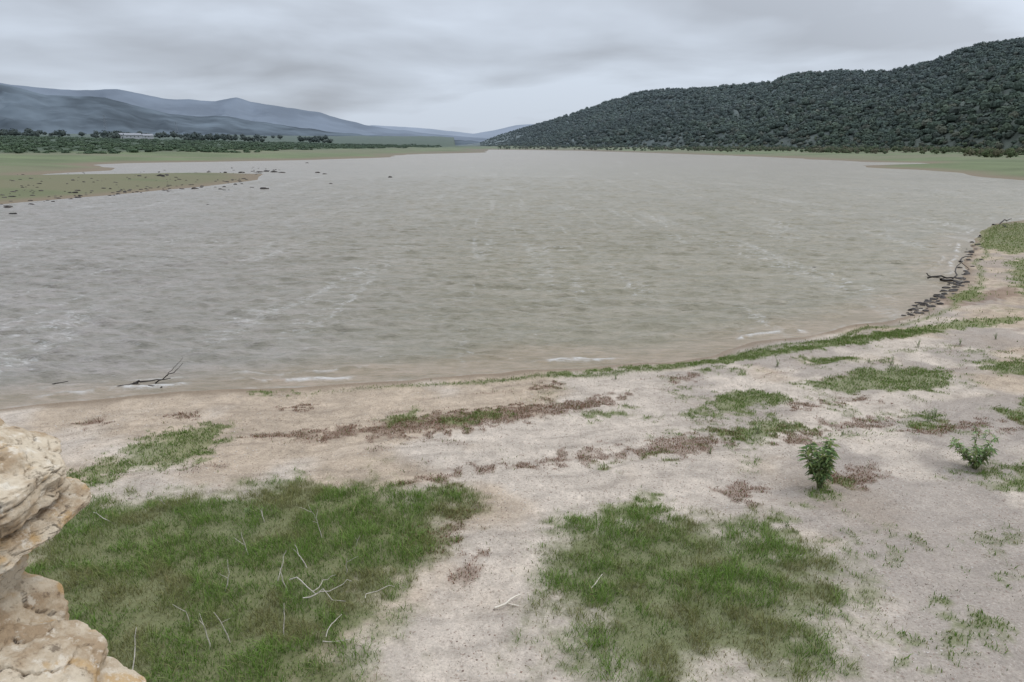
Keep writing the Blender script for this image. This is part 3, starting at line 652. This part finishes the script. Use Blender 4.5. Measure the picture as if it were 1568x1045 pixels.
def stone(nm, c, half, rot, seed, rough=.10, strata=.0, base=I6, yaw=0):
    V0, F0 = base; rg = RS(seed + 900); hf = np.array(half); m = min(half)
    q = V0 / (np.abs(V0) ** 6).sum(1)[:, None] ** (1 / 6)
    for _ in range(26):                       # fractured facets
        nrm = rg.normal(size=3); nrm /= np.linalg.norm(nrm); dd = rg.uniform(.86, 1.12) * (1 + .25 * (np.abs(nrm).sum() - 1))
        o = q @ nrm - dd; q = q - np.maximum(o, 0)[:, None] * nrm
    q = q * hf
    f1 = fbm3(q / m * .9 + seed * 7.7, 6, seed); f2 = 1 - np.abs(2 * fbm3(q / m * 1.8 + seed * 3.1, 5, seed + 40) - 1)
    st = np.abs(2 * fbm3(q / m * [1.0, 1.0, 4.5] + seed, 4, seed + 60) - 1) ** .5
    f3 = fbm3(q / .025, 4, seed + 80) - .5
    cr = np.minimum(np.abs(fbm3(q / m * 1.0 + 50 + seed, 4, seed + 90) - .5) / .012, 1)   # cracks
    d = (f1 - .5) * 2.6 * rough + (f2 - .8) * .6 * rough + strata * (st - .6) - (1 - cr) * .08
    q = q + V0 * (d * m * 1.7 + f3 * .011)[:, None]
    a, b = math.cos(rot), math.sin(rot); q = np.stack([q[:, 0] * a + q[:, 2] * b, q[:, 1], -q[:, 0] * b + q[:, 2] * a], 1)
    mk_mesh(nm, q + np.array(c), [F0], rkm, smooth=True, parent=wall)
def at(u, v, d):
    X, Y, Z = ray(u, v); return np.array([X * d, Y * d, H + Z * d])
stone("cap_stone", at(-106, 728, 2.2), (.36, .30, .13), .22, 1, .10, .14)
stone("bed_stone", at(-98, 808, 2.22), (.38, .30, .08), .06, 2, .10, .14)
stone("packing_stone", at(-100, 885, 2.30), (.24, .2, .12), .0, 3, .12, .1)
stone("lower_stone", at(-105, 990, 2.25), (.38, .33, .22), .5, 4, .10, .06)
stone("corner_stone", at(10, 1072, 2.15), (.27, .26, .18), .6, 5, .10, .06)
stone("edge_stone", at(95, 1138, 2.2), (.25, .25, .16), .4, 6, .1)
rng = RS(77); k = 7
b = at(-90, 1140, 2.25)
for lvl in range(15):
    zz = b[2] - .15 - lvl * .34
    for j in range(3):
        stone("course_stone_%d" % k, (b[0] - .55 + j * .5 + rng.normal() * .04, b[1] - .05 + rng.normal() * .05 + .0, zz), (.29, .32, .2), rng.normal() * .08, k, .08, base=I4); k += 1
# ------------------------------------------------------------------ sky + sun
SE, SR = math.radians(52), math.radians(65)
w = bpy.data.worlds.new("World"); scene.world = w; w.use_nodes = True; t = w.node_tree; N = t.nodes; L = t.links
bg = N["Background"]; bg.inputs[1].default_value = .1
sky = N.new("ShaderNodeTexSky"); sky.sky_type = 'NISHITA'; sky.sun_disc = False; sky.sun_elevation = SE; sky.sun_rotation = SR
tc = N.new("ShaderNodeTexCoord"); sep = N.new("ShaderNodeSeparateXYZ"); L.new(tc.outputs["Generated"], sep.inputs[0])
def M(op, a, b=0., clamp=False):
    n = N.new("ShaderNodeMath"); n.operation = op; n.use_clamp = clamp
    for i, v in enumerate((a, b)):
        if isinstance(v, (int, float)): n.inputs[i].default_value = v
        else: L.new(v, n.inputs[i])
    return n.outputs[0]
zc = M('MAXIMUM', sep.outputs[2], 0.0); dn = M('ADD', zc, .14)
cb = N.new("ShaderNodeCombineXYZ"); L.new(M('DIVIDE', sep.outputs[0], dn), cb.inputs[0]); L.new(M('DIVIDE', sep.outputs[1], dn), cb.inputs[1])
def NZ(scale, det, r, off=0):
    mp = N.new("ShaderNodeMapping"); mp.inputs["Location"].default_value = (off, off * .7, 0); L.new(cb.outputs[0], mp.inputs[0])
    n = N.new("ShaderNodeTexNoise"); n.inputs["Scale"].default_value = scale; n.inputs["Detail"].default_value = det; n.inputs["Roughness"].default_value = r; n.inputs["Distortion"].default_value = .3
    L.new(mp.outputs[0], n.inputs["Vector"]); return n.outputs[0]
n1 = NZ(.42, 3, .5, 3.3); n2 = NZ(1.1, 4, .5, 8.)
mixn = M('ADD', M('MULTIPLY', n1, .6), M('MULTIPLY', n2, .4))
mixn = M('SUBTRACT', mixn, M('MULTIPLY', M('SUBTRACT', zc, .07), .95))
cr = N.new("ShaderNodeValToRGB"); L.new(mixn, cr.inputs[0]); e = cr.color_ramp.elements
e[0].position = .37; e[0].color = (.36, .39, .44, 1); e[1].position = .58; e[1].color = (.585, .65, .745, 1)
vm = N.new("ShaderNodeVectorMath"); vm.operation = 'DOT_PRODUCT'; L.new(tc.outputs["Generated"], vm.inputs[0]); vm.inputs[1].default_value = (.60, .77, .20)
glow = M('MULTIPLY', M('POWER', M('MAXIMUM', vm.outputs["Value"], 0.), 40.), .45)
gain = M('MULTIPLY', M('ADD', M('ADD', M('MULTIPLY', M('POWER', zc, 1.4), 3.4), 1.0), glow), 10.)
vs = N.new("ShaderNodeVectorMath"); vs.operation = 'SCALE'; L.new(cr.outputs[0], vs.inputs[0]); L.new(gain, vs.inputs["Scale"])
mx = N.new("ShaderNodeMix"); mx.data_type = 'RGBA'; mx.inputs[0].default_value = .95; L.new(sky.outputs[0], mx.inputs[6]); L.new(vs.outputs[0], mx.inputs[7])
L.new(mx.outputs[2], bg.inputs[0])
sl = bpy.data.lights.new("sun", 'SUN'); sl.energy = 1.0; sl.angle = math.radians(20); sl.color = (1, .95, .88)
so = bpy.data.objects.new("sun", sl); scene.collection.objects.link(so)
dv = Vector((math.sin(SR) * math.cos(SE), math.cos(SR) * math.cos(SE), math.sin(SE)))
so.rotation_euler = dv.to_track_quat('Z', 'Y').to_euler()
print("done")
